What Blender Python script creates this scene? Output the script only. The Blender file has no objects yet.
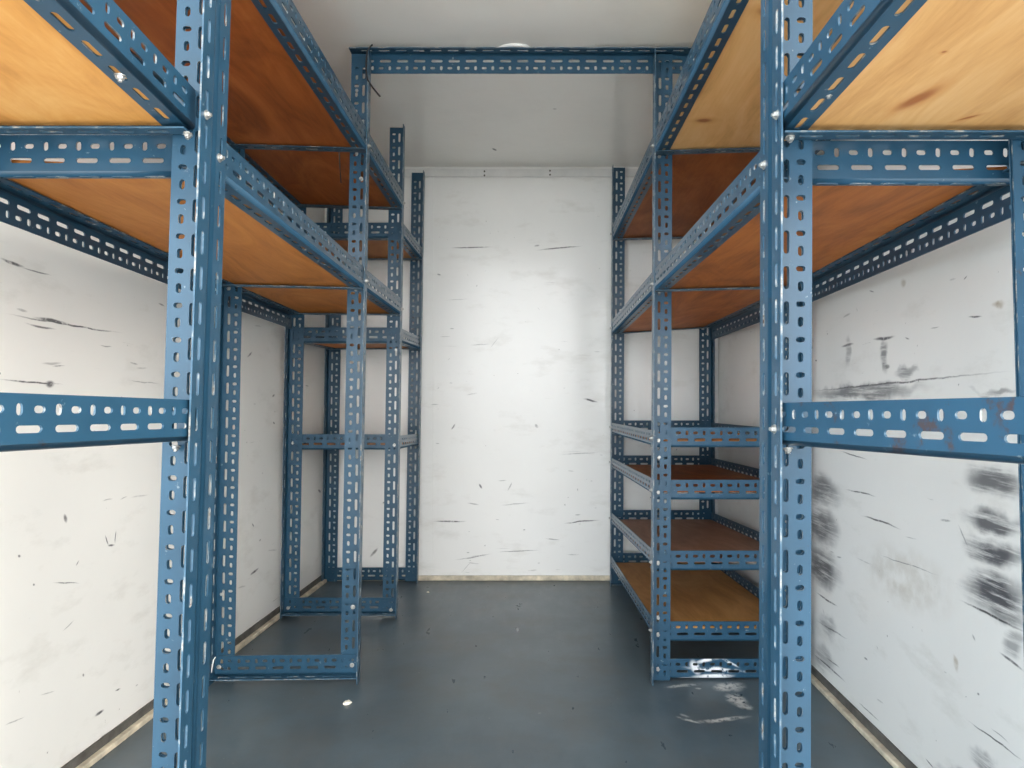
import bpy, math, random
from mathutils import Vector, Matrix
from mathutils.geometry import tessellate_polygon

random.seed(7)
C = bpy.context.scene.collection
F, VX, VY, CAM_H = 690.0, 526.0, 392.0, 0.84      # focal length (px), vanishing point, eye height
CEIL = 1.845
ZB = 3.08
ZO = .50                       # the open end of the box: the camera stands just outside it


def P(x, y, z):
    """point seen at pixel x, y at depth z"""
    return Vector(((x - VX) * z / F, z, CAM_H + (VY - y) * z / F))


# ------------------------------------------------------------------ materials
def new_mat(name):
    m = bpy.data.materials.new(name)
    m.use_nodes = True
    nt = m.node_tree
    b = nt.nodes['Principled BSDF']
    return m, nt, b


def N(nt, kind, **kw):
    n = nt.nodes.new(kind)
    for k, v in kw.items():
        setattr(n, k, v)
    return n


def coords(nt, scale=(1, 1, 1), rot=(0, 0, 0), loc=(0, 0, 0)):
    t = N(nt, 'ShaderNodeTexCoord')
    mp = N(nt, 'ShaderNodeMapping')
    mp.inputs['Scale'].default_value = scale
    mp.inputs['Rotation'].default_value = rot
    mp.inputs['Location'].default_value = loc
    nt.links.new(t.outputs['Object'], mp.inputs['Vector'])
    return mp.outputs['Vector']


def noise(nt, vec, scale, detail=4, rough=.55, dist=0):
    n = N(nt, 'ShaderNodeTexNoise')
    n.inputs['Scale'].default_value = scale
    n.inputs['Detail'].default_value = detail
    n.inputs['Roughness'].default_value = rough
    n.inputs['Distortion'].default_value = dist
    nt.links.new(vec, n.inputs['Vector'])
    return n.outputs['Fac']


def ramp(nt, fac, stops):
    r = N(nt, 'ShaderNodeValToRGB')
    e = r.color_ramp.elements
    while len(e) < len(stops):
        e.new(0.5)
    for i, (p, c) in enumerate(stops):
        e[i].position = p
        e[i].color = (*c, 1) if not isinstance(c, (int, float)) else (c, c, c, 1)
    nt.links.new(fac, r.inputs['Fac'])
    return r.outputs['Color']


def mix(nt, fac, a, b, mode='MIX'):
    m = N(nt, 'ShaderNodeMix', data_type='RGBA', blend_type=mode)
    for sock, v in ((m.inputs['Factor'], fac), (m.inputs['A'], a), (m.inputs['B'], b)):
        if isinstance(v, (int, float)):
            sock.default_value = v if sock.type == 'VALUE' else (v, v, v, 1)
        elif isinstance(v, tuple):
            sock.default_value = (*v, 1)
        else:
            nt.links.new(v, sock)
    return m.outputs['Result']


def math_(nt, op, a, b=0.0, clamp=False):
    m = N(nt, 'ShaderNodeMath', operation=op)
    m.use_clamp = clamp
    for i, v in enumerate((a, b)):
        if isinstance(v, (int, float)):
            m.inputs[i].default_value = v
        else:
            nt.links.new(v, m.inputs[i])
    return m.outputs[0]


def bump(nt, b, height, strength=.2, dist=.002):
    n = N(nt, 'ShaderNodeBump')
    n.inputs['Strength'].default_value = strength
    n.inputs['Distance'].default_value = dist
    nt.links.new(height, n.inputs['Height'])
    nt.links.new(n.outputs['Normal'], b.inputs['Normal'])


def wall_vec(nt, axes):
    """2-D position on a surface, with a little raggedness for the marks"""
    t = N(nt, 'ShaderNodeTexCoord')
    s = N(nt, 'ShaderNodeSeparateXYZ')
    nt.links.new(t.outputs['Object'], s.inputs[0])
    c = N(nt, 'ShaderNodeCombineXYZ')
    nt.links.new(s.outputs[axes[0]], c.inputs[0])
    nt.links.new(s.outputs[axes[1]], c.inputs[1])
    return c.outputs[0]


def marks(nt, vec, lst, wob=.012):
    """mask of scuffs: list of (cx, cy, half length, half width, angle, strength)"""
    nz = N(nt, 'ShaderNodeTexNoise')
    nz.inputs['Scale'].default_value = 14
    nz.inputs['Detail'].default_value = 4
    nt.links.new(vec, nz.inputs['Vector'])
    v1 = N(nt, 'ShaderNodeVectorMath', operation='MULTIPLY_ADD')
    nt.links.new(nz.outputs['Color'], v1.inputs[0])
    v1.inputs[1].default_value = (wob, wob, 0)
    nt.links.new(vec, v1.inputs[2])
    v2 = N(nt, 'ShaderNodeVectorMath', operation='ADD')
    nt.links.new(v1.outputs[0], v2.inputs[0])
    v2.inputs[1].default_value = (-wob / 2, -wob / 2, 0)
    base = v2.outputs[0]
    tot = None
    for cx, cy, hl, hw, ang, k in lst:
        m = N(nt, 'ShaderNodeMapping', vector_type='TEXTURE')
        m.inputs['Location'].default_value = (cx, cy, 0)
        m.inputs['Rotation'].default_value = (0, 0, ang)
        m.inputs['Scale'].default_value = (hl, hw, 1)
        nt.links.new(base, m.inputs['Vector'])
        l = N(nt, 'ShaderNodeVectorMath', operation='LENGTH')
        nt.links.new(m.outputs[0], l.inputs[0])
        r = N(nt, 'ShaderNodeMapRange', interpolation_type='SMOOTHSTEP')
        r.inputs['From Min'].default_value = 1.15
        r.inputs['From Max'].default_value = 0.35
        r.inputs['To Min'].default_value = 0
        r.inputs['To Max'].default_value = k
        nt.links.new(l.outputs['Value'], r.inputs['Value'])
        tot = r.outputs[0] if tot is None else math_(nt, 'MAXIMUM', tot, r.outputs[0])
    return tot


def steel_blue(name, tint=(0.018, 0.063, 0.110), splash=None, rust=0.0):
    m, nt, b = new_mat(name)
    v = coords(nt)
    n1 = noise(nt, v, 9, 5)
    col = ramp(nt, n1, [(.3, tuple(c * .86 for c in tint)), (.7, tuple(c * 1.14 for c in tint))])
    n2 = noise(nt, v, 60, 6, .65)
    chips = ramp(nt, n2, [(.665, 0.0), (.70, 1.0)])
    col = mix(nt, math_(nt, 'MULTIPLY', chips, .5), col, (.30, .36, .38))
    n3 = noise(nt, coords(nt, loc=(3, 1, 2)), 22, 6, .7)
    rst = ramp(nt, n3, [(.66 - rust, 0.0), (.72 - rust, 1.0)])
    col = mix(nt, math_(nt, 'MULTIPLY', rst, .75), col, (.06, .028, .018))
    if splash:
        mk = marks(nt, wall_vec(nt, ('X', 'Z')), splash, .02)
        sn = noise(nt, v, 45, 5, .6)
        f = math_(nt, 'MULTIPLY', mk, ramp(nt, sn, [(.36, 0.0), (.46, 1.0)]))
        col = mix(nt, f, col, (.80, .82, .82))
    nt.links.new(col, b.inputs['Base Color'])
    b.inputs['Roughness'].default_value = .28
    b.inputs['Specular IOR Level'].default_value = .35
    bump(nt, b, n2, .08, .001)
    return m


def worn_edge():
    m, nt, b = new_mat('worn_steel_edge')
    n1 = noise(nt, coords(nt), 30, 5, .65)
    col = ramp(nt, n1, [(.38, (.022, .07, .12)), (.52, (.04, .10, .155)), (.63, (.30, .31, .30)), (.72, (.06, .03, .02))])
    nt.links.new(col, b.inputs['Base Color'])
    b.inputs['Roughness'].default_value = .45
    return m


def zinc():
    m, nt, b = new_mat('zinc_plated_steel')
    n = noise(nt, coords(nt), 300, 2)
    nt.links.new(ramp(nt, n, [(.3, (.34, .34, .33)), (.7, (.52, .51, .48))]), b.inputs['Base Color'])
    b.inputs['Metallic'].default_value = .65
    b.inputs['Roughness'].default_value = .3
    return m


def plywood(name, c_dark, c_mid, c_light, knots=(), seed=0, rough=.55):
    m, nt, b = new_mat(name)
    v = coords(nt, (5, 1.5, 5), (0, 0, math.radians(6)), (seed, seed * 2.3, 0))
    n1 = noise(nt, v, 1.5, 7, .62, 1.6)
    n2 = noise(nt, coords(nt, (60, 2.5, 60), (0, 0, math.radians(4)), (seed, 0, 0)), 2.0, 5, .6, .3)
    n3 = noise(nt, coords(nt, loc=(seed, 1, 0)), 2.2, 3)
    f = math_(nt, 'ADD', math_(nt, 'MULTIPLY', n1, .62), math_(nt, 'ADD', math_(nt, 'MULTIPLY', n2, .16), math_(nt, 'MULTIPLY', n3, .22)))
    col = ramp(nt, f, [(.37, c_dark), (.5, c_mid), (.62, c_light)])
    if knots:
        wv = wall_vec(nt, ('X', 'Y'))
        halo = marks(nt, wv, [(x, y, l * 1.9, w * 1.9, a, .7) for x, y, l, w, a in knots], .02)
        col = mix(nt, halo, col, (c_mid[0] * .85, c_mid[1] * .72, c_mid[2] * .6))
        core = marks(nt, wv, [(x, y, l, w, a, .8) for x, y, l, w, a in knots], .012)
        col = mix(nt, core, col, (.30, .085, .025))
    nt.links.new(col, b.inputs['Base Color'])
    b.inputs['Roughness'].default_value = rough
    b.inputs['Specular IOR Level'].default_value = .22
    bump(nt, b, n2, .1, .001)
    return m


def wall_paint(name, axes, lst, tint=(.74, .74, .71), soft=(), brown=(), rough=.28, fine=1.0, spec=.5, dirt=.4):
    m, nt, b = new_mat(name)
    wv = wall_vec(nt, axes)
    v = coords(nt)
    cloud = noise(nt, v, 1.6, 4)
    col = ramp(nt, cloud, [(.3, tuple(c * .93 for c in tint)), (.7, tint)])
    # fine horizontal scratches and specks of old scuffing
    mp = N(nt, 'ShaderNodeMapping')
    mp.inputs['Scale'].default_value = (5, 60, 1)
    mp.inputs['Rotation'].default_value = (0, 0, math.radians(3))
    nt.links.new(wv, mp.inputs['Vector'])
    st = noise(nt, mp.outputs[0], 1.3, 7, .68, .4)
    spot = noise(nt, coords(nt, loc=(5, 2, 1)), 3.2, 3)
    scr = math_(nt, 'MULTIPLY', ramp(nt, st, [(.66, 0.0), (.73, 1.0)]), ramp(nt, spot, [(.45, 0.0), (.65, .75 * fine)]))
    col = mix(nt, scr, col, (.16, .15, .14))
    sp = noise(nt, coords(nt, loc=(1, 7, 3)), 42, 3, .6)
    col = mix(nt, math_(nt, 'MULTIPLY', ramp(nt, sp, [(.74, 0.0), (.77, 1.0)]), .75 * fine), col, (.10, .09, .08))
    grime = noise(nt, coords(nt, (1, 1, 2.5), loc=(2, 9, 4)), 5.5, 6, .65)
    col = mix(nt, math_(nt, 'MULTIPLY', ramp(nt, grime, [(.55, 0.0), (.8, 1.0)]), dirt), col, (.50, .48, .42))
    rag = noise(nt, mp.outputs[0], 1.1, 6, .7)
    if soft:
        s = marks(nt, wv, soft, .06)
        s = math_(nt, 'MULTIPLY', s, ramp(nt, rag, [(.36, .22), (.52, 1.0)]))
        col = mix(nt, s, col, (.10, .10, .11))
    if brown:
        s = math_(nt, 'MULTIPLY', marks(nt, wv, brown, .04), ramp(nt, noise(nt, v, 30, 5), [(.35, .1), (.6, 1.0)]))
        col = mix(nt, s, col, (.34, .27, .17))
    if lst:
        s = marks(nt, wv, lst, .012)
        s = math_(nt, 'MULTIPLY', s, ramp(nt, noise(nt, v, 55, 4, .7), [(.33, .35), (.5, 1.0)]))
        col = mix(nt, s, col, (.045, .045, .05))
    nt.links.new(col, b.inputs['Base Color'])
    b.inputs['Roughness'].default_value = rough
    b.inputs['Specular IOR Level'].default_value = spec
    bump(nt, b, noise(nt, v, 7, 3), .25, .006)
    return m


def plain(name, col, rough=.5, var=.1, scale=20, metallic=0.0):
    m, nt, b = new_mat(name)
    n = noise(nt, coords(nt), scale, 4)
    nt.links.new(ramp(nt, n, [(.3, tuple(c * (1 - var) for c in col)), (.7, tuple(min(1, c * (1 + var)) for c in col))]), b.inputs['Base Color'])
    b.inputs['Roughness'].default_value = rough
    b.inputs['Metallic'].default_value = metallic
    return m


# ------------------------------------------------------------------ objects
def tag(o, label=None, cat=None, group=None, kind=None):
    if label: o['label'] = label
    if cat: o['category'] = cat
    if group: o['group'] = group
    if kind: o['kind'] = kind
    return o


def thing(name, label, cat, loc, group=None):
    o = bpy.data.objects.new(name, None)
    o.empty_display_size = .1
    o.location = loc
    C.objects.link(o)
    return tag(o, label, cat, group)


def root_loc(p):
    v = Vector((0, 0, 0))
    while p:
        v += p.location
        p = p.parent
    return v


def mesh_obj(name, verts, faces, mats, parent=None, midx=None, smooth=None, loc=None):
    """verts in world space; the object's origin goes to loc (or the parent's origin)"""
    org = Vector(loc) if loc is not None else root_loc(parent)
    me = bpy.data.meshes.new(name)
    me.from_pydata([tuple(Vector(v) - org) for v in verts], [], faces)
    for m in (mats if isinstance(mats, (list, tuple)) else [mats]):
        me.materials.append(m)
    if midx:
        me.polygons.foreach_set('material_index', midx)
    if smooth is not None:
        me.polygons.foreach_set('use_smooth', smooth if isinstance(smooth, list) else [smooth] * len(faces))
    me.update()
    o = bpy.data.objects.new(name, me)
    C.objects.link(o)
    if parent:
        o.parent = parent
        o.location = org - root_loc(parent)
    else:
        o.location = org
    return o


def hexa(b4, t4):
    """8-corner solid from bottom and top quads"""
    return list(b4) + list(t4), [(3, 2, 1, 0), (4, 5, 6, 7), (0, 1, 5, 4), (1, 2, 6, 5), (2, 3, 7, 6), (3, 0, 4, 7)]


def box(x0, x1, y0, y1, z0, z1):
    return hexa([(x0, y0, z0), (x1, y0, z0), (x1, y1, z0), (x0, y1, z0)], [(x0, y0, z1), (x1, y0, z1), (x1, y1, z1), (x0, y1, z1)])


def struct(name, vf, mat, bevel=0):
    v, f = vf
    o = mesh_obj(name, v, f, mat, loc=(0, 0, 0))
    if bevel:
        bv = o.modifiers.new('bevel', 'BEVEL'); bv.width = bevel; bv.segments = 2
    return tag(o, kind='structure')


# ------------------------------------------------------------------ slotted angle
PITCH, TH, RO = .05, .0026, .007


def slot(cu, cv, lu, lv):
    """stadium outline centred at cu, cv"""
    r = min(lu, lv) / 2
    pts = []
    if lu >= lv:
        h = lu / 2 - r
        for s, a0 in ((1, -90), (-1, 90)):
            for k in range(6):
                a = math.radians(a0 + 36 * k)
                pts.append((cu + s * h + r * math.cos(a), cv + r * math.sin(a)))
    else:
        h = lv / 2 - r
        for s, a0 in ((1, 0), (-1, 180)):
            for k in range(6):
                a = math.radians(a0 + 36 * k)
                pts.append((cu + r * math.cos(a), cv + s * h + r * math.sin(a)))
    return pts


_cells = {}


def cell(width, kind):
    """one pitch of a leg: verts (u, v), triangles, hole loops"""
    key = (round(width, 4), kind)
    if key in _cells:
        return _cells[key]
    outer = [(0, RO), (PITCH, RO), (PITCH, width), (0, width)]
    s = width / .06
    if kind == 'wide':
        holes = [slot(.025, .0225 * s, .033, .0078), slot(.0125, .0435 * s, .0145, .0078), slot(.0375, .0435 * s, .0078, .0135 * s)]
    else:
        holes = [slot(.025, width * .58, .034, .0085)]
    loops = [outer] + holes
    tri = tessellate_polygon([[Vector((x, y, 0)) for x, y in l] for l in loops])
    verts = [p for l in loops for p in l]
    hl, k = [], 4
    for h in holes:
        hl.append(list(range(k, k + len(h))))
        k += len(h)
    _cells[key] = (verts, [tuple(t) for t in tri], hl)
    return _cells[key]


def angle(name, p0, p1, wdir, ndir, parent, mats, W=.058, Nn=.04, swap=False):
    """slotted steel angle whose outer corner runs p0 -> p1; wide leg along wdir, narrow leg along ndir"""
    p0, p1 = Vector(p0), Vector(p1)
    e = (p1 - p0)
    L = e.length
    e.normalize()
    w = Vector(wdir); w = (w - e * w.dot(e)).normalized()
    n = Vector(ndir); n = (n - e * n.dot(e)); n = (n - w * n.dot(w)).normalized()
    verts, faces, midx, sm = [], [], [], []

    def leg(a, b, width, kind):
        def pt(u, v, d):
            return p0 + e * u + a * v + b * d
        nc = max(1, int((L - .012) / PITCH))
        u0 = (L - nc * PITCH) / 2
        cv, ct, ch = cell(width, kind)
        for i in range(nc):
            o = u0 + i * PITCH
            k = len(verts)
            m = len(cv)
            for d in (0, TH):
                verts.extend(pt(o + x, y, d) for x, y in cv)
            for t in ct:
                faces.append((k + t[0], k + t[1], k + t[2])); midx.append(0); sm.append(False)
                faces.append((k + m + t[2], k + m + t[1], k + m + t[0])); midx.append(0); sm.append(False)
            for h in ch:
                for q in range(len(h)):
                    x, y = h[q], h[(q + 1) % len(h)]
                    faces.append((k + x, k + y, k + m + y, k + m + x)); midx.append(1); sm.append(False)
        for ua, ub in ((0, u0), (u0 + nc * PITCH, L)):
            for d in (0, TH):
                k = len(verts)
                verts.extend((pt(ua, RO, d), pt(ub, RO, d), pt(ub, width, d), pt(ua, width, d)))
                faces.append((k, k + 1, k + 2, k + 3)); midx.append(0); sm.append(False)
        k = len(verts)                                   # free edge and the two ends
        verts.extend((pt(0, width, 0), pt(L, width, 0), pt(L, width, TH), pt(0, width, TH)))
        faces.append((k, k + 1, k + 2, k + 3)); midx.append(1); sm.append(False)
        for u in (0, L):
            k = len(verts)
            verts.extend((pt(u, RO, 0), pt(u, width, 0), pt(u, width, TH), pt(u, RO, TH)))
            faces.append((k, k + 1, k + 2, k + 3)); midx.append(1); sm.append(False)

    leg(w, n, W, 'wide' if not swap else 'wide')
    leg(n, w, Nn, 'narrow')
    # rounded corner
    cen = w * RO + n * RO
    prev = None
    SEG = 6
    for r in (RO, RO - TH):
        k = len(verts)
        for i in range(SEG + 1):
            a = math.pi / 2 * i / SEG
            off = cen - w * (r * math.sin(a)) - n * (r * math.cos(a))
            verts.append(p0 + off)
            verts.append(p1 + off)
        for i in range(SEG):
            q = k + 2 * i
            faces.append((q, q + 1, q + 3, q + 2)); midx.append(0); sm.append(True)
        if prev is not None:
            for i in range(SEG):
                for j in (0, 1):
                    faces.append((prev + 2 * i + j, prev + 2 * i + 2 + j, k + 2 * i + 2 + j, k + 2 * i + j)); midx.append(1); sm.append(False)
        prev = k
    return mesh_obj(name, verts, faces, mats, parent, midx, sm)


_bolt = None


def bolt_mesh():
    global _bolt
    if _bolt:
        return _bolt
    vs, fs = [], []

    def disc(r, z0, z1, n, rt=None, ph=0):
        k = len(vs)
        rt = rt or r
        for z, rr in ((z0, r), (z1, rt)):
            for i in range(n):
                a = 2 * math.pi * i / n + ph
                vs.append((rr * math.cos(a), rr * math.sin(a), z))
        for i in range(n):
            j = (i + 1) % n
            fs.append((k + i, k + j, k + n + j, k + n + i))
        fs.append(tuple(range(k + n, k + 2 * n)))
    disc(.0066, 0, .0013, 16)
    disc(.0050, .0013, .0045, 6)
    disc(.0050, .0045, .0054, 6, .0040)
    disc(.0025, .0054, .0080, 10)
    me = bpy.data.meshes.new('bolt')
    me.from_pydata(vs, [], fs)
    me.materials.append(M_zinc)
    _bolt = me
    return me


def bolt(parent, pos, axis):
    o = bpy.data.objects.new('bolt', bolt_mesh())
    o.parent = parent
    o.location = Vector(pos) - root_loc(parent)
    o.rotation_mode = 'QUATERNION'
    o.rotation_quaternion = Vector((0, 0, 1)).rotation_difference(Vector(axis))
    C.objects.link(o)
    return o


def tube(path, r, n=8):
    vs, fs = [], []
    path = [Vector(p) for p in path]
    for i, p in enumerate(path):
        d = (path[min(i + 1, len(path) - 1)] - path[max(i - 1, 0)]).normalized()
        s = d.cross(Vector((0, 1, 0)))
        if s.length < 1e-3:
            s = d.cross(Vector((1, 0, 0)))
        s.normalize()
        t = d.cross(s)
        for k in range(n):
            a = 2 * math.pi * k / n
            vs.append(p + (s * math.cos(a) + t * math.sin(a)) * r)
    for i in range(len(path) - 1):
        for k in range(n):
            fs.append((i * n + k, i * n + (k + 1) % n, (i + 1) * n + (k + 1) % n, (i + 1) * n + k))
    fs.append(tuple(range(n)))
    fs.append(tuple(range((len(path) - 1) * n, len(path) * n))[::-1])
    return vs, fs


# ------------------------------------------------------------------ where things are on the walls
WR0, WR1 = .832, .852           # wall on the +X side: X at depth 0 and at the back
WL0, WL1 = -1.093, -.899


def on_right(x, y):
    # iterate for the slightly skewed wall
    z = 1.0
    for _ in range(20):
        z = (WR0 + (WR1 - WR0) * z / ZB) * F / (x - VX)
    p = P(x, y, z)
    return p.y, p.z


def on_left(x, y):
    z = 1.0
    for _ in range(30):
        z = (WL0 + (WL1 - WL0) * z / ZB) * F / (x - VX)
    p = P(x, y, z)
    return p.y, p.z


def on_back(x, y):
    p = P(x, y, ZB)
    return p.x, p.z


def on_floor(x, y):
    z = CAM_H * F / (y - VY)
    return (x - VX) * z / F, z


def seg(fn, x0, y0, x1, y1, wpx, k=.9):
    a, b = fn(x0, y0), fn(x1, y1)
    c = ((a[0] + b[0]) / 2, (a[1] + b[1]) / 2)
    d = (b[0] - a[0], b[1] - a[1])
    hl = math.hypot(*d) / 2
    # width: from a pixel offset across
    q = fn((x0 + x1) / 2, (y0 + y1) / 2 + wpx)
    q0 = fn((x0 + x1) / 2, (y0 + y1) / 2)
    hw = max(.0012, math.hypot(q[0] - q0[0], q[1] - q0[1]) / 2)
    return (c[0], c[1], hl, hw, math.atan2(d[1], d[0]), k)


R, Lw, B, Fl = on_right, on_left, on_back, on_floor
right_marks = [
    seg(R, 811, 391, 1003, 372, 2.5, .9), seg(R, 968, 317, 982, 316, 2.5, .95), seg(R, 841, 347, 854, 344, 3, .8),
    seg(R, 873, 340, 895, 336, 4, .95), seg(R, 963, 281, 967, 276, 1.5, .8), seg(R, 884, 367, 890, 366, 5, .7), seg(R, 905, 337, 910, 339, 2, .7),
    seg(R, 840, 451, 868, 460, 1.6, .8), seg(R, 846, 489, 876, 497, 1.8, .9), seg(R, 862, 516, 900, 528, 2.2, .95), seg(R, 816, 592, 838, 607, 2.2, .95),
    seg(R, 817, 621, 847, 639, 2, .8), seg(R, 813, 653, 846, 683, 2.5, .95), seg(R, 813, 673, 852, 708, 5, 1), seg(R, 858, 702, 880, 722, 1.6, .7),
    seg(R, 968, 721, 1024, 761, 2.2, .95), seg(R, 990, 727, 1010, 744, 1.6, .5), seg(R, 925, 758, 934, 768, 2, .9), seg(R, 880, 555, 938, 575, 1.4, .6),
    seg(R, 1000, 652, 1024, 671, 4, .9), seg(R, 961, 601, 1024, 632, 3.5, .95), seg(R, 864, 658, 868, 660, 2.5, .8), seg(R, 977, 693, 980, 694, 3, .8),
    seg(R, 826, 658, 840, 668, 1.8, .8), seg(R, 930, 328, 940, 326, 1.3, .5), seg(R, 869, 290, 874, 292, 1.6, .6), seg(R, 815, 361, 817, 361, 2, .8),
]
right_soft = [
    seg(R, 811, 394, 930, 388, 20, .85), seg(R, 844, 352, 851, 352, 34, .5), seg(R, 880, 355, 888, 353, 40, .8), seg(R, 893, 372, 917, 370, 12, .7),
    seg(R, 968, 391, 1024, 388, 8, .6), seg(R, 962, 476, 1030, 488, 36, .9), seg(R, 962, 517, 1030, 529, 27, .95), seg(R, 962, 547, 1030, 560, 32, 1.0),
    seg(R, 962, 586, 1030, 604, 54, 1.0), seg(R, 975, 600, 1024, 625, 24, .7), seg(R, 1004, 640, 1024, 650, 30, .6),
    seg(R, 806, 488, 842, 496, 38, .85), seg(R, 806, 522, 840, 532, 42, .9), seg(R, 806, 562, 842, 576, 48, .95), seg(R, 818, 620, 838, 630, 26, .5),
    seg(R, 812, 650, 836, 668, 30, .5), seg(R, 970, 752, 998, 768, 26, .7), seg(R, 925, 768, 1000, 800, 30, .5),
]
right_brown = [seg(R, 990, 305, 1006, 304, 9, .8), seg(R, 953, 655, 958, 672, 10, .8), seg(R, 900, 283, 906, 285, 10, .5), seg(R, 860, 560, 960, 600, 70, .25)]
left_marks = [
    seg(Lw, 10, 315, 120, 333, 2.2, .95), seg(Lw, 33, 317, 70, 324, 4, .9), seg(Lw, 25, 323, 56, 330, 2.5, .8), seg(Lw, 0, 258, 24, 268, 4, .9),
    seg(Lw, 20, 268, 52, 276, 1.8, .7), seg(Lw, 0, 380, 62, 385, 2.2, .95), seg(Lw, 45, 384, 55, 385, 8, .9), seg(Lw, 52, 366, 66, 366, 1.6, .6),
    seg(Lw, 100, 345, 112, 347, 1.6, .6), seg(Lw, 130, 362, 138, 364, 2, .6), seg(Lw, 158, 303, 165, 306, 2, .6), seg(Lw, 128, 380, 160, 384, 1.4, .5),
    seg(Lw, 53, 582, 80, 583, 1.5, .8), seg(Lw, 95, 716, 104, 710, 4, .95), seg(Lw, 97, 742, 110, 731, 4.5, .95), seg(Lw, 115, 691, 121, 688, 2, .9),
    seg(Lw, 105, 536, 109, 546, 2, .9), seg(Lw, 108, 546, 115, 545, 2.4, .9), seg(Lw, 115, 544, 116, 530, 1.8, .9), seg(Lw, 64, 513, 67, 522, 5, .8),
    seg(Lw, 76, 566, 79, 560, 2, .8), seg(Lw, 82, 674, 84, 676, 3, .7), seg(Lw, 18, 555, 21, 557, 3, .8), seg(Lw, 33, 584, 35, 585, 2.5, .8), seg(Lw, 62, 632, 74, 620, 1.5, .5),
    seg(Lw, 160, 560, 158, 566, 1.5, .5), seg(Lw, 40, 695, 55, 690, 1.4, .4), seg(Lw, 5, 725, 25, 716, 1.6, .5), seg(Lw, 120, 500, 128, 497, 1.3, .5),
    seg(Lw, 247, 357, 252, 352, 2.5, .9), seg(Lw, 272, 397, 275, 395, 2.5, .9), seg(Lw, 273, 422, 275, 424, 2.5, .9), seg(Lw, 250, 575, 259, 568, 3, .95), seg(Lw, 252, 523, 254, 527, 2, .8),
    seg(Lw, 259, 541, 261, 539, 2, .7), seg(Lw, 318, 490, 321, 492, 3, .8), seg(Lw, 305, 385, 309, 386, 1.5, .5),
]
back_marks = [
    seg(B, 450, 248, 492, 246.5, 1.5, .8), seg(B, 536, 250, 582, 246, 1.6, .8), seg(B, 534, 246, 540, 245, 2, .5), seg(B, 434, 521, 466, 521, 1.8, .95), seg(B, 563, 523, 600, 520, 1.6, .85),
    seg(B, 583, 399, 598, 402, 2.2, .95), seg(B, 479, 484, 482, 489, 2.5, .8), seg(B, 451, 430, 455, 424, 2, .7), seg(B, 535, 424, 538, 428, 3, .5),
    seg(B, 455, 560, 492, 554, 1.3, .6), seg(B, 497, 552, 540, 550, 1.2, .6), seg(B, 437, 274, 441, 275, 2, .6), seg(B, 508, 491, 512, 482, 1.5, .5),
    seg(B, 430, 405, 440, 404, 1.2, .4), seg(B, 470, 345, 490, 344, 1.2, .4), seg(B, 560, 455, 600, 452, 1.2, .4), seg(B, 500, 505, 530, 503, 1.3, .4),
    seg(B, 466, 395, 478, 393, 1.2, .4), seg(B, 545, 538, 560, 540, 1.3, .5), seg(B, 445, 300, 470, 299, 1, .3), seg(B, 370, 557, 378, 548, 3, .7), seg(B, 383, 502, 384, 503, 3, .7),
]
def rnd_marks(u0, u1, v0, v1, n, seed, k=.5, slope=0.0):
    r = random.Random(seed)
    out = []
    for _ in range(n):
        ln = r.choice((.006, .010, .02, .035)) * r.uniform(.7, 1.3)
        out.append((r.uniform(u0, u1), r.uniform(v0, v1), ln, r.uniform(.0014, .0035), slope + r.choice((0, 0, 0, .05, -.08, .04, .9)) + r.uniform(-.05, .05), k * r.uniform(.5, 1.3)))
    return out


right_marks += rnd_marks(1.1, 2.0, .1, 1.1, 18, 5, .42, -.06)
left_marks += rnd_marks(1.3, 3.0, .1, 1.1, 18, 6, .34, -.04)
back_marks += rnd_marks(-.42, .36, .05, 1.2, 20, 8, .38)
back_marks += rnd_marks(-.42, .36, .03, .45, 14, 9, .38)
floor_white = [
    seg(Fl, 664, 688, 700, 684, 3, .75), seg(Fl, 714, 690, 744, 684, 10, .8), seg(Fl, 726, 700, 748, 700, 14, .8), seg(Fl, 738, 708, 748, 704, 10, .6),
    seg(Fl, 676, 717, 700, 724, 2.5, .75), seg(Fl, 694, 722, 752, 717, 4.5, .7), seg(Fl, 680, 714, 690, 718, 3, .4), seg(Fl, 697, 687, 699, 689, 3, .6),
]

# ------------------------------------------------------------------ material set
M_zinc = zinc()
M_steel = steel_blue('blue_painted_steel')
M_steel_worn = steel_blue('blue_painted_steel_rusty', rust=.085)
M_edge = worn_edge()
STEEL = [M_steel, M_edge]
M_wr = wall_paint('white_panel_scuffed', ('Y', 'Z'), right_marks, (.85, .84, .81), right_soft, right_brown)
M_wl = wall_paint('white_panel_scratched', ('Y', 'Z'), left_marks, (.86, .85, .81))
M_wb = wall_paint('white_panel_glossy', ('X', 'Z'), back_marks, (.86, .86, .83), rough=.15, fine=.6, spec=.36)
M_ceil = wall_paint('ceiling_panel', ('X', 'Y'), [(-.13, 2.86, .02, .008, 1.1, .8), (.10, 2.45, .008, .006, .3, .4)], (.95, .95, .90), rough=.18, fine=.15, dirt=.1)
MERANTI = ((.20, .060, .014), (.33, .100, .022), (.43, .145, .036))
MIDPLY = ((.33, .112, .022), (.50, .178, .036), (.60, .24, .058))


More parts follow.
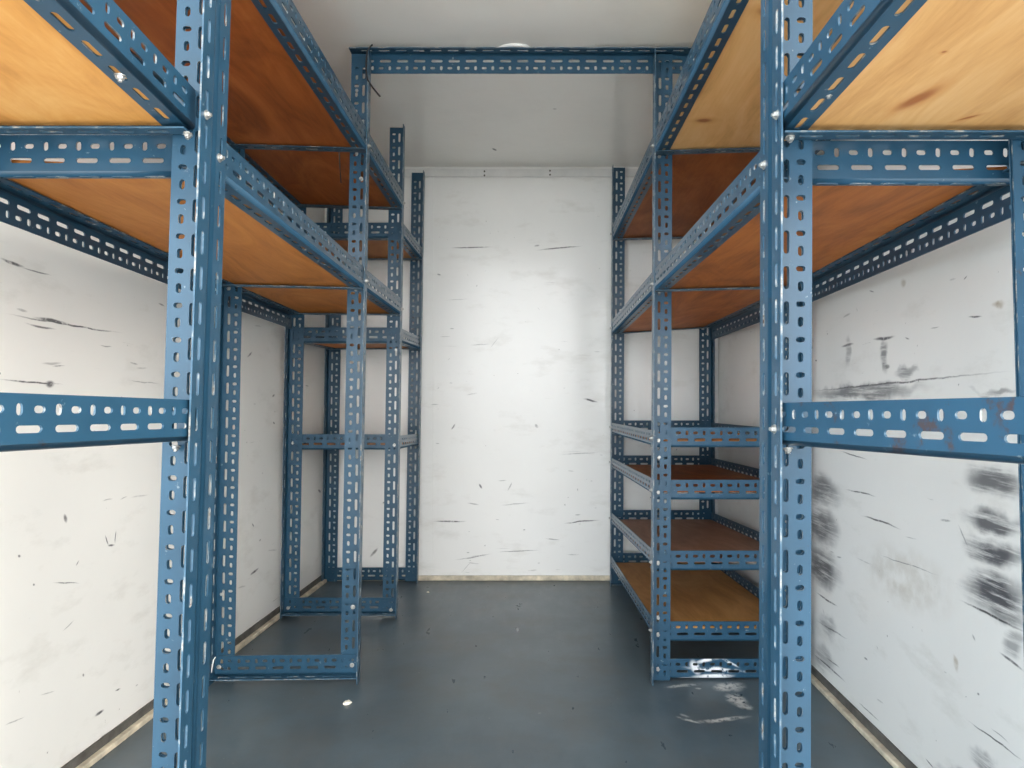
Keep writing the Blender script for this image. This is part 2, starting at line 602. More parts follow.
# ------------------------------------------------------------------ setting
def build_setting():
    # floor
    m, nt, b = new_mat('grey_painted_floor')
    v = coords(nt)
    n1 = noise(nt, v, 3.5, 6, .6)
    n2 = noise(nt, coords(nt, (2.5, .8, 1)), 9, 6, .65)
    col = ramp(nt, n1, [(.3, (.060, .088, .108)), (.7, (.100, .136, .158))])
    col = mix(nt, math_(nt, 'MULTIPLY', ramp(nt, n2, [(.45, 0.0), (.75, 1.0)]), .45), col, (.145, .17, .18))
    dust = noise(nt, coords(nt, loc=(4, 2, 0)), 5, 5, .6)
    col = mix(nt, math_(nt, 'MULTIPLY', ramp(nt, dust, [(.45, 0.0), (.75, 1.0)]), .5), col, (.095, .085, .070))
    sp = noise(nt, coords(nt, loc=(9, 2, 0)), 70, 2)
    col = mix(nt, ramp(nt, sp, [(.74, 0.0), (.78, .5)]), col, (.30, .29, .26))
    mk = marks(nt, wall_vec(nt, ('X', 'Y')), floor_white, .03)
    mk = math_(nt, 'MULTIPLY', mk, ramp(nt, noise(nt, v, 60, 5, .65), [(.38, 0.0), (.52, 1.0)]))
    col = mix(nt, mk, col, (.68, .66, .62))
    nt.links.new(col, b.inputs['Base Color'])
    r = ramp(nt, n2, [(.3, .26), (.7, .42)])
    nt.links.new(r, b.inputs['Roughness'])
    bump(nt, b, noise(nt, v, 12, 4), .12, .004)
    struct('floor', hexa([(WL0 - .03, ZO, -.06), (WR0 + .03, ZO, -.06), (WR1 + .03, ZB + .03, -.06), (WL1 - .03, ZB + .03, -.06)],
                         [(WL0 - .03, ZO, 0), (WR0 + .03, ZO, 0), (WR1 + .03, ZB + .03, 0), (WL1 - .03, ZB + .03, 0)]), m)
    struct('ceiling', hexa([(WL0 - .03, ZO, CEIL), (WR0 + .03, ZO, CEIL), (WR1 + .03, ZB + .03, CEIL), (WL1 - .03, ZB + .03, CEIL)],
                           [(WL0 - .03, ZO, CEIL + .05), (WR0 + .03, ZO, CEIL + .05), (WR1 + .03, ZB + .03, CEIL + .05), (WL1 - .03, ZB + .03, CEIL + .05)]), M_ceil)

    def slab(x0, x1, off, z0, z1):
        xa, xb = x0 + (x1 - x0) / ZB * ZO, x1
        q = [(xa, ZO), (xb, ZB), (xb + off, ZB), (xa + off, ZO)]
        return hexa([(x, y, z0) for x, y in q], [(x, y, z1) for x, y in q])
    struct('wall_left', slab(WL0, WL1, -.03, 0, CEIL), M_wl)
    struct('wall_right', slab(WR0, WR1, .03, 0, CEIL), M_wr)
    struct('wall_back', box(WL1 - .03, WR1 + .03, ZB, ZB + .03, 0, CEIL), M_wb)
    # rails, skirting and joints
    M_rail = plain('white_aluminium_rail', (.70, .70, .68), .3, .06)
    M_cream = plain('cream_sealed_strip', (.62, .55, .42), .6, .35, 25)
    M_dark = plain('dark_grey_matte', (.10, .095, .085), .7, .4, 25)  # dark grey for the wall-foot strips and the rail screws
    struct('trim_1', box(WL1, WR1, ZB - .012, ZB, CAM_H + (VY - 177.5) * ZB / F, CAM_H + (VY - 169.5) * ZB / F), M_rail, .003)
    for sxp, syp in ((484.5, 171.5), (484.5, 175.5), (550, 170.8), (550, 174.8)):
        q = P(sxp, syp, ZB - .012)
        v, f = tube([q + Vector((0, .001, 0)), q + Vector((0, -.003, 0))], .004)
        mesh_obj('screw', v, f, M_dark, bpy.data.objects['trim_1'])
    x = (713.5 - VX) * 3.05 / F
    struct('trim_2', box(x, WR1, ZB - .03, ZB, .0, CEIL), M_rail, .004)
    struct('trim_3', box((421 - VX) * ZB / F, (434 - VX) * ZB / F, ZB - .004, ZB, .03, CAM_H + (VY - 177.5) * ZB / F), M_wb, .0015)
    struct('baseboard_back', box(WL1, WR1, ZB - .010, ZB, 0, .022), M_cream, .003)
    struct('baseboard_left', slab(WL0 + .022, WL1 + .022, -.02, 0, .014), M_cream, .003)
    struct('baseboard_right', slab(WR0 - .022, WR1 - .022, .02, 0, .014), M_cream, .003)
    struct('trim_4', slab(WL0 + .007, WL1 + .007, -.006, .014, .034), M_dark)  # narrow dark strip along the wall foot, above the cream one
    struct('trim_5', slab(WR0 - .007, WR1 - .007, .006, .014, .034), M_dark)
    # ground outside the open end, seen only as light and in reflections
    g = plain('pale_concrete_yard', (.78, .77, .74), .8, .08, 2)
    gy = -.75
    struct('ground', ([(-30, -40, gy), (30, -40, gy), (30, 30, gy), (-30, 30, gy)], [(0, 1, 2, 3)]), g)


build_setting()


# ------------------------------------------------------------------ racks
def post_line(xa, ya, xb, yb, Z, z0=.003, z1=1.80):
    a, b = P(xa, ya, Z), P(xb, yb, Z)
    def at(z):
        t = (z - a.z) / (b.z - a.z)
        return Vector((a.x + (b.x - a.x) * t, Z, z))
    return at(z0), at(z1), at


def board(parent, c4, mat, th=.012, name='shelf_board'):
    """plywood board from its four underside corners"""
    b4 = [Vector(c) for c in c4]
    t4 = [c + Vector((0, 0, th)) for c in b4]
    v, f = hexa(b4, t4)
    o = mesh_obj(name, v, f, mat, parent)
    bv = o.modifiers.new('bevel', 'BEVEL'); bv.width = .0015; bv.segments = 1
    return o


X, Y_, Zv = Vector((1, 0, 0)), Vector((0, 1, 0)), Vector((0, 0, 1))


def side_beam(parent, a, b, inward, name='side_rail', **k):
    """rail running into depth: corner at the bottom, wide leg up, flange towards the wall"""
    return angle(name, a, b, Zv, inward, parent, STEEL, **k)


def cross(parent, a, b, ndir=(0, 1, 0), up=True, name='cross_rail', mats=None, **k):
    return angle(name, a, b, Zv if up else -Zv, ndir, parent, mats or STEEL, **k)


# ===== long unit by the wall at -X (posts P1, P2, P3, P4)
Z1L, Z2L, Z3L, Z4L = 1.0, 2.0, 2.58, 3.05
lu = thing('shelving_unit', 'long blue angle-iron shelving unit with open floor bays and three small end shelves', 'shelving', (-.69, 2.0, 0), 'blue angle-iron shelving')
IN_L = -X      # towards that wall
e1a, e1b, a1 = post_line(218, 0, 192.5, 768, Z1L)
e2a, e2b, a2 = post_line(372, 48, 360.5, 677, Z2L, z0=.008, z1=1.818)
e3a, e3b, a3 = post_line(405.5, 128, 398, 615, Z3L, z1=1.827)
e4a, e4b, a4 = post_line(425, 173, 418.5, 580, Z4L, z1=1.808)
o2a, o2b, w2 = post_line(222, 300, 215, 650, Z2L)
o3a, o3b, w3 = post_line(288.5, 340, 284, 600, Z3L)
o4a, o4b, w4 = post_line(327.5, 350, 324, 580, Z4L)
dy1 = Vector((0, .0030, 0))
lp1 = angle('post', e1a + dy1, e1b + dy1, IN_L, Y_, lu, STEEL)
lp2 = angle('post', e2a, e2b, IN_L, -Y_, lu, STEEL)
lp3 = angle('post', e3a, e3b, IN_L, -Y_, lu, STEEL)
lp4 = angle('post', e4a, e4b, IN_L, -Y_, lu, STEEL)
w1 = lambda z: Vector((w2(z).x + .004, Z1L, z))
lq1 = angle('post', w1(.003) + dy1, w1(1.8) + dy1, X, Y_, lu, STEEL)
lq2 = angle('post', o2a, o2b, X, -Y_, lu, STEEL)
lq3 = angle('post', o3a, o3b, X, -Y_, lu, STEEL)
lq4 = angle('post', o4a, o4b, X, -Y_, lu, STEEL)
off = Vector((-.0032, 0, 0))


def lz(z, h):        # aisle corner X at a height for the long unit, any depth
    p = a2(CAM_H + h)
    return Vector((p.x, z, CAM_H + h))


def wz(z, h):
    p = w2(CAM_H + h)
    return Vector((p.x, z, CAM_H + h))


def two_rails(pts, w_pts, inward=IN_L, o=off):
    for (za, ha), (zb, hb) in zip(pts, pts[1:]):
        side_beam(lu, lz(za + .006, ha) + o, lz(zb - .002, hb) + o, inward)
    for (za, ha), (zb, hb) in zip(w_pts, w_pts[1:]):
        angle('side_rail', wz(za + .006, ha) - o, wz(zb - .002, hb) - o, -Zv, X, lu, STEEL)


# top shelf and middle shelf, P1 to P3
def hl(y, z): return (VY - y) * z / F
top_h = [(Z1L, .708), (Z2L, hl(152.5, Z2L)), (Z3L, hl(210, Z3L))]
mid_h = [(Z1L, .328), (Z2L, hl(289.5, Z2L)), (Z3L, hl(315, Z3L))]
wt = [(z, h + .014) for z, h in top_h]
wm = [(Z1L, .348), (Z2L, .309), (Z3L, .293)]
two_rails(top_h, wt)
two_rails(mid_h, wm)
plyA = plywood('reddish_plywood', *MERANTI, seed=1)
plyB = plywood('brown_orange_plywood', *MIDPLY, seed=3)
plyC = plywood('reddish_plywood_plain', *MERANTI, seed=6)
plyD = plywood('brown_orange_plywood_plain', *MIDPLY, seed=9)
for (hs, ws, mats) in ((top_h, wt, (plyA, plyC)), (mid_h, wm, (plyB, plyD))):
    for i in (0, 1):
        (za, ha), (zb, hb) = hs[i], hs[i + 1]
        (_, ga), (_, gb) = ws[i], ws[i + 1]
        za, zb = za + .060 if i == 0 else za + .006, zb - .006
        d = .0032
        board(lu, [lz(za, ha + d) - .010 * X, lz(zb, hb + d) - .010 * X, wz(zb, gb + d * .4) + .006 * X, wz(za, ga + d * .4) + .006 * X], mats[i])
# cross rails
cross(lu, Vector((a1(1.15).x - .005, Z1L + .045, CAM_H + .3275)), Vector((w1(1.15).x + .006, Z1L + .045, CAM_H + .3275)), W=.062, Nn=.014)
cross(lu, lz(Z1L + .045, .706) - .005 * X, wz(Z1L + .045, .714) + .006 * X, Nn=.014)
cross(lu, lz(Z2L - .001, mid_h[1][1] - .0032) - .008 * X, wz(Z2L - .001, wm[1][1] - .0050) + .006 * X, -Y_)
cross(lu, lz(Z2L - .001, top_h[1][1] - .0032) - .008 * X, wz(Z2L - .001, wt[1][1] - .0050) + .006 * X, -Y_)
cross(lu, lz(Z3L - .001, mid_h[2][1] - .0032) - .008 * X, wz(Z3L - .001, wm[2][1] - .0050) + .006 * X, -Y_, W=.045)
cross(lu, lz(Z3L - .001, top_h[2][1] - .0032) - .008 * X, wz(Z3L - .001, wt[2][1] - .0050) + .006 * X, -Y_, W=.045)
# base rails at the floor
b2 = cross(lu, e2a + Vector((-.004, -.0035, .016)), o2a + Vector((.004, -.0035, .016)), -Y_, Nn=.036, name='base_rail')
b3 = cross(lu, e3a + Vector((-.004, -.0035, .012)), o3a + Vector((.004, -.0035, .012)), -Y_, Nn=.030, name='base_rail')
b4 = cross(lu, e4a + Vector((-.004, .0045, .002)), o4a + Vector((.004, .0045, .002)), Y_, Nn=.018, name='base_rail')
# end bay P3 to P4: three shelf levels
bay = [(hl(237, Z3L), hl(260, Z4L), True), (hl(342, Z3L), hl(349, Z4L), True), (hl(449, Z3L), hl(445, Z4L), False)]
for i, (ha, hb, wood) in enumerate(bay):
    A, Bp = lz(Z3L + .0065, ha), lz(Z4L - .004, hb)
    side_beam(lu, A + off, Bp + off, IN_L, W=.05)
    Aw, Bw = wz(Z3L + .0065, ha), wz(Z4L - .004, hb)
    side_beam(lu, Aw - off, Bw - off, X, W=.05)
    cross(lu, A + Vector((-.006, -.002, -.0032)), Aw + Vector((.006, -.002, -.0032)))
    cross(lu, Bp + Vector((-.006, .001, -.0032)), Bw + Vector((.006, .001, -.0032)), -Y_, W=.045)
    board(lu, [A + Vector((-.012, .006, .003)), Bp + Vector((-.012, -.006, .003)), Bw + Vector((.012, -.006, .003)), Aw + Vector((.012, .006, .003))],
          plywood('end_bay_plywood_%s' % 'abc'[i], *MIDPLY, seed=11 + i))
fa = -Y_
for post, lst in ((lp2, [(357, 91), (357, 154), (361, 179), (356, 290), (353, 607), (352, 665)]), (lp3, [(395.5, 313), (393, 338), (396, 350), (394, 445), (391, 610)]),
                  (lq2, [(229, 289), (222, 594), (219, 667)]), (lq3, [(293, 443), (297, 546), (288, 608)]), (lp4, [(415, 345), (412, 440)])):
    Zp = {lp2: Z2L, lq2: Z2L, lp3: Z3L, lq3: Z3L, lp4: Z4L}[post]
    for x, y in lst:
        fwd = .0062 if (y > 600 and post is not lp4) else 0
        bolt(post, P(x, y, Zp - fwd), fa)
for post, lst, at, zz in ((lp1, [158], a1, Z1L + .02), (lp2, [146, 281], a2, Z2L - .025), (lp3, [203, 309], a3, Z3L - .02)):
    for y in lst:
        h = hl(y, zz)
        bolt(post, Vector((at(CAM_H + h).x, zz, CAM_H + h)), X)

# ===== front unit by the wall at -X, ending at P1
lf = thing('shelving_unit', 'blue angle-iron shelving unit with golden knot-free top board and clean side rail', 'shelving', (-.69, .77, 0), 'blue angle-iron shelving')
ZF = .545
fp = angle('post', e1a, e1b, IN_L, -Y_, lf, STEEL)
fo = angle('post', w1(.003), w1(1.8), X, -Y_, lf, STEEL)
f1 = lambda z: Vector((a1(z).x - .032, ZF, z))
f2 = lambda z: Vector((w1(z).x - .03, ZF, z))
angle('post', f1(.003), f1(1.8), IN_L, -Y_, lf, STEEL)
angle('post', f2(.003), f2(1.8), X, -Y_, lf, STEEL)
c0, c1 = P(199.5, 131.5, Z1L), P(63, 0, .715)
dd = (c1 - c0) / (c1.y - c0.y)
near = lambda p, d, z: p + d * (z - p.y)
A0, A1 = near(c0, dd, Z1L - .004) + Vector((-.0045, 0, 0)), near(c0, dd, ZF + .01)
side_beam(lf, A0, A1, IN_L)
W0, W1 = Vector((w1(1.2).x + .004, Z1L - .004, A0.z)), Vector((f2(1.2).x + .004, ZF + .01, A1.z))
side_beam(lf, W0, W1, X)
hcr = .3705 + CAM_H
cross(lf, Vector((A0.x - .003, Z1L - .0012, hcr)), Vector((W0.x + .003, Z1L - .0012, hcr)), -Y_, Nn=.03)
cross(lf, Vector((A1.x - .003, ZF + .006, A1.z - .02)), Vector((W1.x + .003, ZF + .006, A1.z - .02)), Y_)
board(lf, [A0 + Vector((-.008, -.008, .003)), W0 + Vector((.008, -.008, .003)), W1 + Vector((.008, .012, .003)), A1 + Vector((-.008, .012, .003))],
      plywood('golden_plywood', (.50, .22, .055), (.66, .315, .085), (.74, .40, .13), seed=21))
g0, g1 = P(197, 440.5, Z1L - .009), P(0, 452.6, .665)
g0.x = a1(g0.z).x - .004
gd = (g1 - g0) / (g1.y - g0.y)
side_beam(lf, g0, near(g0, gd, ZF + .01), IN_L, name='guard_rail')
side_beam(lf, Vector((w1(.78).x + .004, Z1L - .004, g0.z)), Vector((f2(.78).x + .004, ZF + .01, g0.z)), X, name='guard_rail')
bolt(fp, Vector((a1(CAM_H + hl(115, .975)).x, .975, CAM_H + hl(115, .975))), X)
bolt(fp, P(188, 134, .975), (0, -.3, -1))
bolt(fp, P(176, 446, .99), (0, -.3, -1))
bolt(fp, P(120, 72, .842) + Vector((0, 0, -.004)), -Zv)

# ===== long unit by the wall at +X
Z1R, Z2R, Z3R = .975, 2.005, 3.0
ru = thing('shelving_unit', 'blue angle-iron shelving unit with four low shelves and white paint splash at its foot', 'shelving', (.60, 2.0, 0), 'blue angle-iron shelving')
r1a, r1b, s1 = post_line(771, 0, 769, 768, Z1R)
r2a, r2b, s2 = post_line(652.5, 50, 650, 680, Z2R, z1=1.82)
r3a, r3b, s3 = post_line(611.7, 165, 609.5, 583, Z3R, z1=1.815)
q1 = lambda z: P(1057 + 12 * ((VY - (z - CAM_H) * F / Z1R) - 300) / 400, VY, Z1R) * 1.0 + Vector((0, 0, z - CAM_H))
Q2X, Q3X = .80, (712.5 - VX) * Z3R / F
q2 = lambda z: Vector((Q2X, Z2R, z))
q3 = lambda z: Vector((Q3X, Z3R, z))
rp1 = angle('post', r1a + dy1, r1b + dy1, X, Y_, ru, STEEL)
rp2 = angle('post', r2a, r2b, X, -Y_, ru, STEEL)
rp3 = angle('post', r3a, r3b, X, -Y_, ru, STEEL)
rq1 = angle('post', q1(.003) + dy1, q1(1.8) + dy1, -X, Y_, ru, STEEL)
rq2 = angle('post', q2(.003), q2(1.8), -X, -Y_, ru, STEEL)
rq3 = angle('post', q3(.003), q3(1.8), -X, -Y_, ru, STEEL)


def rz(z, h):
    t = min(1, max(0, (z - Z1R) / (Z2R - Z1R)))
    u = min(1, max(0, (z - Z2R) / (Z3R - Z2R)))
    zz = CAM_H + h
    x = s1(zz).x + (s2(zz).x - s1(zz).x) * t + (s3(zz).x - s2(zz).x) * u
    return Vector((x, z, zz))


def qz(z, h):
    t = min(1, max(0, (z - Z1R) / (Z2R - Z1R)))
    u = min(1, max(0, (z - Z2R) / (Z3R - Z2R)))
    x = q1(CAM_H + h).x * (1 - t) + Q2X * t + (Q3X - Q2X) * u
    return Vector((x, z, CAM_H + h))


ro = Vector((.0032, 0, 0))
rtop = [(Z1R, .694), (Z2R, hl(155, Z2R)), (Z3R, hl(240.5, Z3R))]
rmid = [(Z1R, .303), (Z2R, hl(291.5, Z2R)), (Z3R, hl(334, Z3R))]
rwt = [(z, h + .014) for z, h in rtop]
rwm = [(z, .327 - .022 * (z - 1)) for z, _ in rmid]
KN = []
bx, by = P(704, 119, 1.0).x, 0
zk = .70 * F / (392 - 119)
KN = [((704 - VX) * zk / F - .60, zk - 2.0, .022, .013, .2), ((770 - VX) * (.7 * F / 380) / F - .60, .7 * F / 380 - 2.0, .03, .016, .4)]
plyR1 = plywood('pale_pine_plywood_knots', (.60, .34, .12), (.78, .48, .19), (.86, .58, .27), KN, 14)
plyR2 = plywood('reddish_plywood_deep', *MERANTI, seed=17)
plyR3 = plywood('reddish_brown_plywood', *((.29, .085, .018), (.46, .145, .030), (.56, .20, .05)), seed=19)
plyR4 = plywood('reddish_brown_plywood_plain', *((.29, .085, .018), (.45, .14, .028), (.55, .195, .045)), seed=23)
for hs, ws, mats in ((rtop, rwt, (plyR1, plyR2)), (rmid, rwm, (plyR3, plyR4))):
    for i in (0, 1):
        (za, ha), (zb, hb) = hs[i], hs[i + 1]
        (_, ga), (_, gb) = ws[i], ws[i + 1]
        side_beam(ru, rz(za + .006, ha) + ro, rz(zb - .002, hb) + ro, X)
        angle('side_rail', qz(za + .006, ga) - ro, qz(zb - .002, gb) - ro, -Zv, -X, ru, STEEL)
        za2, zb2 = za + .062 if i == 0 else za + .006, zb - .006
        d = .0032
        board(ru, [rz(za2, ha + d) + .010 * X, qz(za2, ga + d * .4) - .006 * X, qz(zb2, gb + d * .4) - .006 * X, rz(zb2, hb + d) + .010 * X], mats[i])
hc = .3085
cross(ru, rz(Z1R + .045, hc) + .006 * X, qz(Z1R + .045, hc) - .006 * X, W=.063, Nn=.012)
cross(ru, rz(Z1R + .045, .692) + .006 * X, qz(Z1R + .045, .700) - .006 * X, Nn=.012)
for hs, ws in ((rtop, rwt), (rmid, rwm)):
    cross(ru, rz(Z2R - .001, hs[1][1] - .0032) + .008 * X, qz(Z2R - .001, ws[1][1] - .0050) - .006 * X, -Y_)
    cross(ru, rz(Z3R - .001, hs[2][1] - .0032) + .008 * X, qz(Z3R - .001, ws[2][1] - .0050) - .006 * X, -Y_, W=.045)
# four low shelves between P2 and P3
low = [(447.5, 446, 433), (500, 494, 468), (571, 564.5, 522.5), (642, 633, 565.5)]
lowmats = [plywood('low_shelf_plywood_%s' % 'abcd'[i], *pal, seed=30 + i) for i, pal in enumerate((MIDPLY, MERANTI, ((.22, .10, .055), (.31, .15, .085), (.40, .21, .13)), ((.33, .155, .045), (.46, .225, .07), (.55, .29, .11))))]
for i, (yf, ys, yb) in enumerate(low):
    hf, hs_, hb = hl(yf, Z2R), hl(ys, Z2R), hl(yb, Z3R)
    A, Bp = rz(Z2R + .0065, hs_), rz(Z3R - .003, hb)
    side_beam(ru, A + ro, Bp + ro, X, W=.045)
    Aw, Bw = qz(Z2R + .0065, hs_), qz(Z3R - .003, hb)
    side_beam(ru, Aw - ro, Bw - ro, -X, W=.045)
    cross(ru, Vector((A.x + .006, Z2R + .0045, CAM_H + hf)), Vector((Aw.x - .006, Z2R + .0045, CAM_H + hf)))
    cross(ru, Vector((Bp.x + .006, Z3R - .001, Bp.z - .0032)), Vector((Bw.x - .006, Z3R - .001, Bp.z - .0032)), -Y_)
    board(ru, [A + Vector((.010, .004, .0032)), Bp + Vector((.010, -.006, .0032)), Bw + Vector((-.010, -.006, .0032)), Aw + Vector((-.010, .004, .0032))], lowmats[i])


def fb(x, y):      # on the base rail's face
    p = P(x, y, Z2R)
    return p.x - ru.location.x, p.z


splash = [seg(fb, 690, 678, 735, 676, 6, 1), seg(fb, 684, 668, 748, 672, 5, .9), seg(fb, 695, 663, 728, 657, 5, 1), seg(fb, 692, 660, 700, 676, 10, .9),
          seg(fb, 716, 656, 740, 668, 3, .9), seg(fb, 712, 671, 724, 670, 6, 1), seg(fb, 672, 680, 730, 679, 3, .9)]
M_splash = steel_blue('blue_painted_steel_white_splash', splash=splash)
br = cross(ru, r2a + Vector((.004, .0045, .002)), q2(.003) + Vector((-.004, .0045, .002)), Y_, name='base_rail', mats=[M_splash, M_edge], Nn=.03)
br['label'] = 'base rail splashed with white paint'
cross(ru, r3a + Vector((.004, -.0035, .002)), q3(.003) + Vector((-.004, -.0035, .002)), -Y_, Nn=.018, name='base_rail')
for x, y in [(659, 157), (659, 291), (658.5, 440), (659, 457), (658, 492), (658, 563), (658, 617.5), (658, 634.5), (658, 669)]:
    bolt(rp2, P(x, y, Z2R), fa)
for post, at, zz, lst in ((rp1, s1, Z1R + .025, [165]), (rp2, s2, Z2R - .02, [146, 284, 438, 490, 562, 630]), (rp3, s3, Z3R - .02, [234, 328, 427, 462, 518])):
    for y in lst:
        h = hl(y, zz)
        bolt(post, Vector((at(CAM_H + h).x, zz, CAM_H + h)), -X)
bolt(rp2, P(761, 184, 1.12) + Vector((.012, 0, -.002)), -Zv)
bolt(rq3, P(706, 334, Z3R), fa)

# ===== front unit by the wall at +X
rf = thing('shelving_unit', 'blue angle-iron shelving unit with rusty side rail and knotty pale plywood top board', 'shelving', (.60, .77, 0), 'blue angle-iron shelving')
gp = angle('post', r1a, r1b, X, -Y_, rf, STEEL)
go = angle('post', q1(.003), q1(1.8), -X, -Y_, rf, STEEL)
h1 = lambda z: Vector((s1(z).x + .068, ZF, z))
h2 = lambda z: Vector((q1(z).x, ZF, z))
angle('post', h1(.003), h1(1.8), X, -Y_, rf, STEEL)
angle('post', h2(.003), h2(1.8), -X, -Y_, rf, STEEL)
c0, c1 = P(781, 136, Z1R), P(896, 0, .68)
c0.x = s1(c0.z).x + .0045
c1.x = c0.x + .006
dd = (c1 - c0) / (c1.y - c0.y)
A0, A1 = near(c0, dd, Z1R - .004), near(c0, dd, ZF + .01)
side_beam(rf, A0, A1, X)
W0, W1 = Vector((q1(1.2).x - .004, Z1R - .004, A0.z)), Vector((h2(1.2).x - .004, ZF + .01, A1.z))
side_beam(rf, W0, W1, -X)
hcr = .354 + CAM_H
cross(rf, Vector((A0.x + .003, Z1R - .0012, hcr)), Vector((W0.x - .003, Z1R - .0012, hcr)), -Y_, Nn=.034)
cross(rf, Vector((A1.x + .003, ZF + .006, A1.z - .02)), Vector((W1.x - .003, ZF + .006, A1.z - .02)), Y_)
hk = A0.z - CAM_H + .004
k1 = lambda x, y, l, w, a: ((x - VX) * (hk * F / (VY - y)) / F - .60, hk * F / (VY - y) - .77, l, w, a)
board(rf, [A0 + Vector((.008, -.008, .003)), W0 + Vector((-.008, -.008, .003)), W1 + Vector((-.008, .012, .003)), A1 + Vector((.008, .012, .003))],
      plywood('pale_pine_plywood_large_knot', (.50, .255, .09), (.66, .37, .145), (.75, .475, .22), [k1(917, 104, .036, .012, -1.2), k1(968, 119, .014, .0035, -.6), k1(945, 65, .003, .003, 0)], 41))
g0, g1 = P(783, 444.5, Z1R - .012), P(1024, 465, .585)
g0.x = s1(g0.z).x + .004
gd = (g1 - g0) / (g1.y - g0.y)
grail = angle('guard_rail', g0, near(g0, gd, ZF + .01), Zv, X, rf, [M_steel_worn, M_edge])
grail['label'] = 'rust-spotted side rail'
side_beam(rf, Vector((q1(.78).x - .010, Z1R - .004, g0.z)), Vector((h2(.78).x - .004, ZF + .01, g0.z)), -X, name='guard_rail')
bolt(gp, P(790, 137, .955), (0, -.3, -1))
bolt(gp, Vector((s1(CAM_H + hl(115, .95)).x, .95, CAM_H + hl(115, .95))), -X)
bolt(gp, Vector((s1(CAM_H + hl(429, .955)).x, .955, CAM_H + hl(429, .955))), -X)
bolt(gp, P(788, 448, .95), (0, -.3, -1))
bolt(gp, P(829, 92, .865), -Zv)

# ===== overhead tie rail between the two long units
tl, tr = P(352, 54, Z2L + .0115), P(693, 54, Z2R + .012)
tie = angle('tie_rail', tl, tr, -Zv, -Y_, None, STEEL)
tag(tie, 'blue slotted-angle tie rail bridging the aisle overhead, just under the ceiling', 'rail')

# ===== ceiling lamp behind the tie rail
cx, cy = (514.5 - VX) * 2.05 / F, 2.052
lamp = thing('ceiling_lamp', 'small round white lamp cover on the ceiling above the tie rail', 'lamp', (cx, cy, CEIL))


def lathe(name, prof, mat, parent, n=40):
    vs, fs = [], []
    for r, z in prof:
        for i in range(n):
            a = 2 * math.pi * i / n
            vs.append((cx + r * math.cos(a), cy + r * math.sin(a), CEIL + z))
    for j in range(len(prof) - 1):
        for i in range(n):
            k = (i + 1) % n
            fs.append((j * n + i, j * n + k, (j + 1) * n + k, (j + 1) * n + i))
    fs.append(tuple(range((len(prof) - 1) * n, len(prof) * n)))
    return mesh_obj(name, vs, fs, mat, parent, smooth=True)


M_white = plain('white_plastic', (.93, .93, .90), .35, .02)
lathe('base', [(.064, 0), (.064, -.006), (.060, -.008)], M_white, lamp)
lathe('cover', [(.058, -.007), (.056, -.013), (.047, -.018), (.030, -.021), (.010, -.0225), (.001, -.0226)], M_white, lamp)
M_black = plain('black_plastic', (.012, .012, .013), .4, .2)
p = Vector((cx + .0205, cy - .047, CEIL - .0165))
v, f = tube([p, p + Vector((0, -.001, -.004))], .0035)
mesh_obj('screw', v, f, M_black, lamp)


# ===== cable ties and bits on the floor
def tie_obj(pts, r, mat, label):
    v, f = tube(pts, r, 6)
    o = mesh_obj('cable_tie', v, f, mat, loc=pts[0], smooth=True)
    return tag(o, label, 'cable tie')


zt = Z2L - .042
tie_obj([P(372.5, 44.5, zt), P(370, 47, zt), P(367.3, 51, zt), P(366.2, 60, zt), P(366.2, 72, zt), P(367.5, 79.5, zt), P(373, 88, zt - .005), P(380, 96.5, zt - .01)], .0024, M_black,
        'black cable tie knotted round the post corner under the tie rail, its tail poking out')
tie_obj([P(339, 152.5, Z2L - .045), P(339.5, 158, Z2L - .045), P(340, 168, Z2L - .046), P(341, 183, Z2L - .046)], .0016, M_black,
        'black cable tie hanging straight down from the upper cross rail')
M_wt = plain('white_nylon', (.85, .85, .83), .4, .03)
tie_obj([P(215.5, 657, Z2L - .012), P(213.5, 660, Z2L - .02), P(212.3, 667, Z2L - .022), P(210.5, 675, Z2L - .02)], .0018, M_wt,
        'white nylon tie at the foot of the wall-side post')


def chip(x, y, sx, sy, h, label, seed):
    rnd = random.Random(seed)
    X0, Y0 = on_floor(x, y)
    n = 9
    vs = []
    for z, s in ((0.0005, 1), (h * .6, .95), (h, .55)):
        for i in range(n):
            a = 2 * math.pi * i / n
            k = s * rnd.uniform(.75, 1.15)
            vs.append((X0 + sx * k * math.cos(a), Y0 + sy * k * math.sin(a), z * rnd.uniform(.85, 1.1)))
    fs = [tuple(range(n))[::-1]]
    for j in (0, 1):
        for i in range(n):
            k = (i + 1) % n
            fs.append((j * n + i, j * n + k, (j + 1) * n + k, (j + 1) * n + i))
    fs.append(tuple(range(2 * n, 3 * n)))
    o = mesh_obj('paint_flake', vs, fs, M_flake, loc=(X0, Y0, 0))
    return tag(o, label, 'flake')


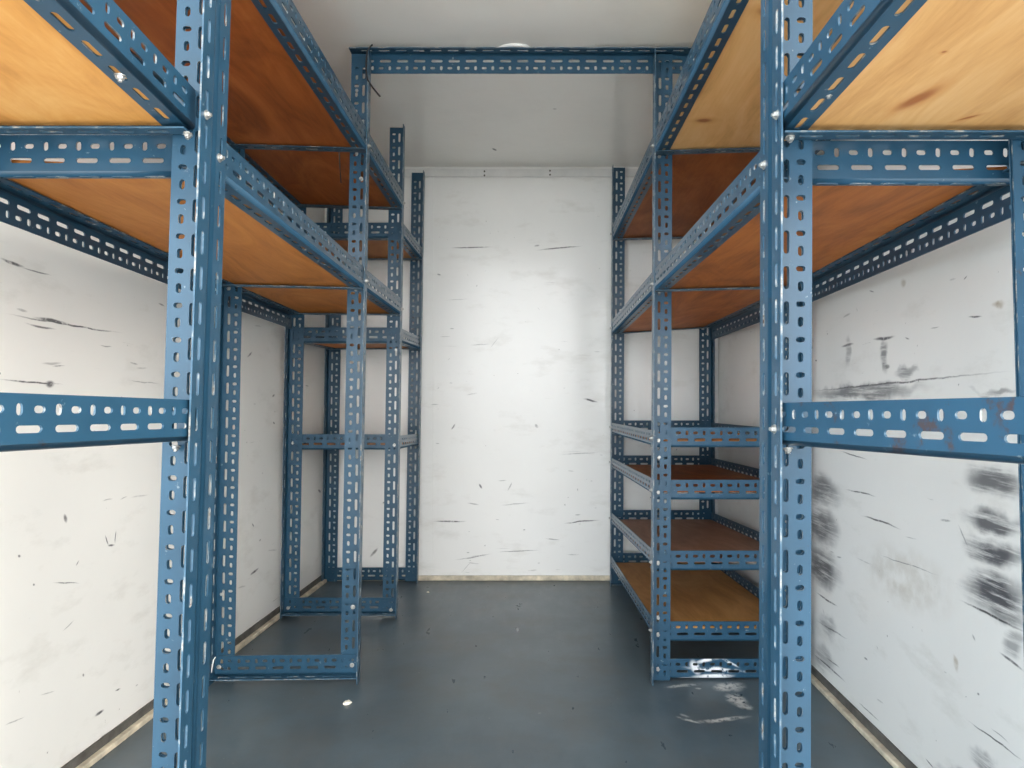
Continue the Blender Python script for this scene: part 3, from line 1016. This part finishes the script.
M_flake = plain('chipped_white_paint', (.85, .80, .68), .6, .1)
chip(347.5, 703.5, .012, .012, .007, 'cream flake of paint on the open grey floor before the base rail', 1)
chip(428, 592.5, .006, .006, .004, 'tiny white flake on the floor near the back wall', 2)

# ------------------------------------------------------------------ light, camera
w = bpy.data.worlds.new('overcast_sky')
bpy.context.scene.world = w
w.use_nodes = True
nt = w.node_tree
bg = nt.nodes['Background']
tc = N(nt, 'ShaderNodeTexCoord')
sx = N(nt, 'ShaderNodeSeparateXYZ')
nt.links.new(tc.outputs['Generated'], sx.inputs[0])
band = ramp(nt, sx.outputs['Z'], [(0.0, 1.0), (.22, 1.0), (.5, .45), (1.0, .28)])
side = N(nt, 'ShaderNodeMapRange')
side.inputs['From Min'].default_value = -.7
side.inputs['From Max'].default_value = .7
nt.links.new(sx.outputs['X'], side.inputs['Value'])
hue = ramp(nt, side.outputs[0], [(0.0, (.82, .96, 1.06)), (.5, (.97, .98, 1.0)), (1.0, (1.0, .96, .90))])
nt.links.new(mix(nt, 1.0, band, hue, 'MULTIPLY'), bg.inputs['Color'])
bg.inputs['Strength'].default_value = 1.0
sun = bpy.data.lights.new('hazy_sun', 'SUN')
sun.energy = .22
sun.angle = math.radians(28)
sun.color = (1.0, .97, .92)
so = bpy.data.objects.new('hazy_sun', sun)
so.rotation_mode = 'QUATERNION'
so.rotation_quaternion = Vector((0, 0, -1)).rotation_difference(Vector((-.72, .56, -.40)))
so.location = (3, -3, 4)
C.objects.link(so)

cam = bpy.data.cameras.new('camera')
cam.sensor_width = 36
cam.lens = F / 1024 * 36
cam.shift_x = -(VX - 512) / 1024
cam.shift_y = (VY - 384) / 1024
cam.clip_start = .02
co = bpy.data.objects.new('camera', cam)
co.location = (0, 0, CAM_H)
co.rotation_euler = (math.pi / 2, 0, 0)
C.objects.link(co)
sc = bpy.context.scene
sc.camera = co
sc.view_settings.view_transform = 'Standard'
sc.view_settings.look = 'None'
sc.view_settings.gamma = 1
sc.view_settings.use_curve_mapping = False
sc.view_settings.exposure = 3.2
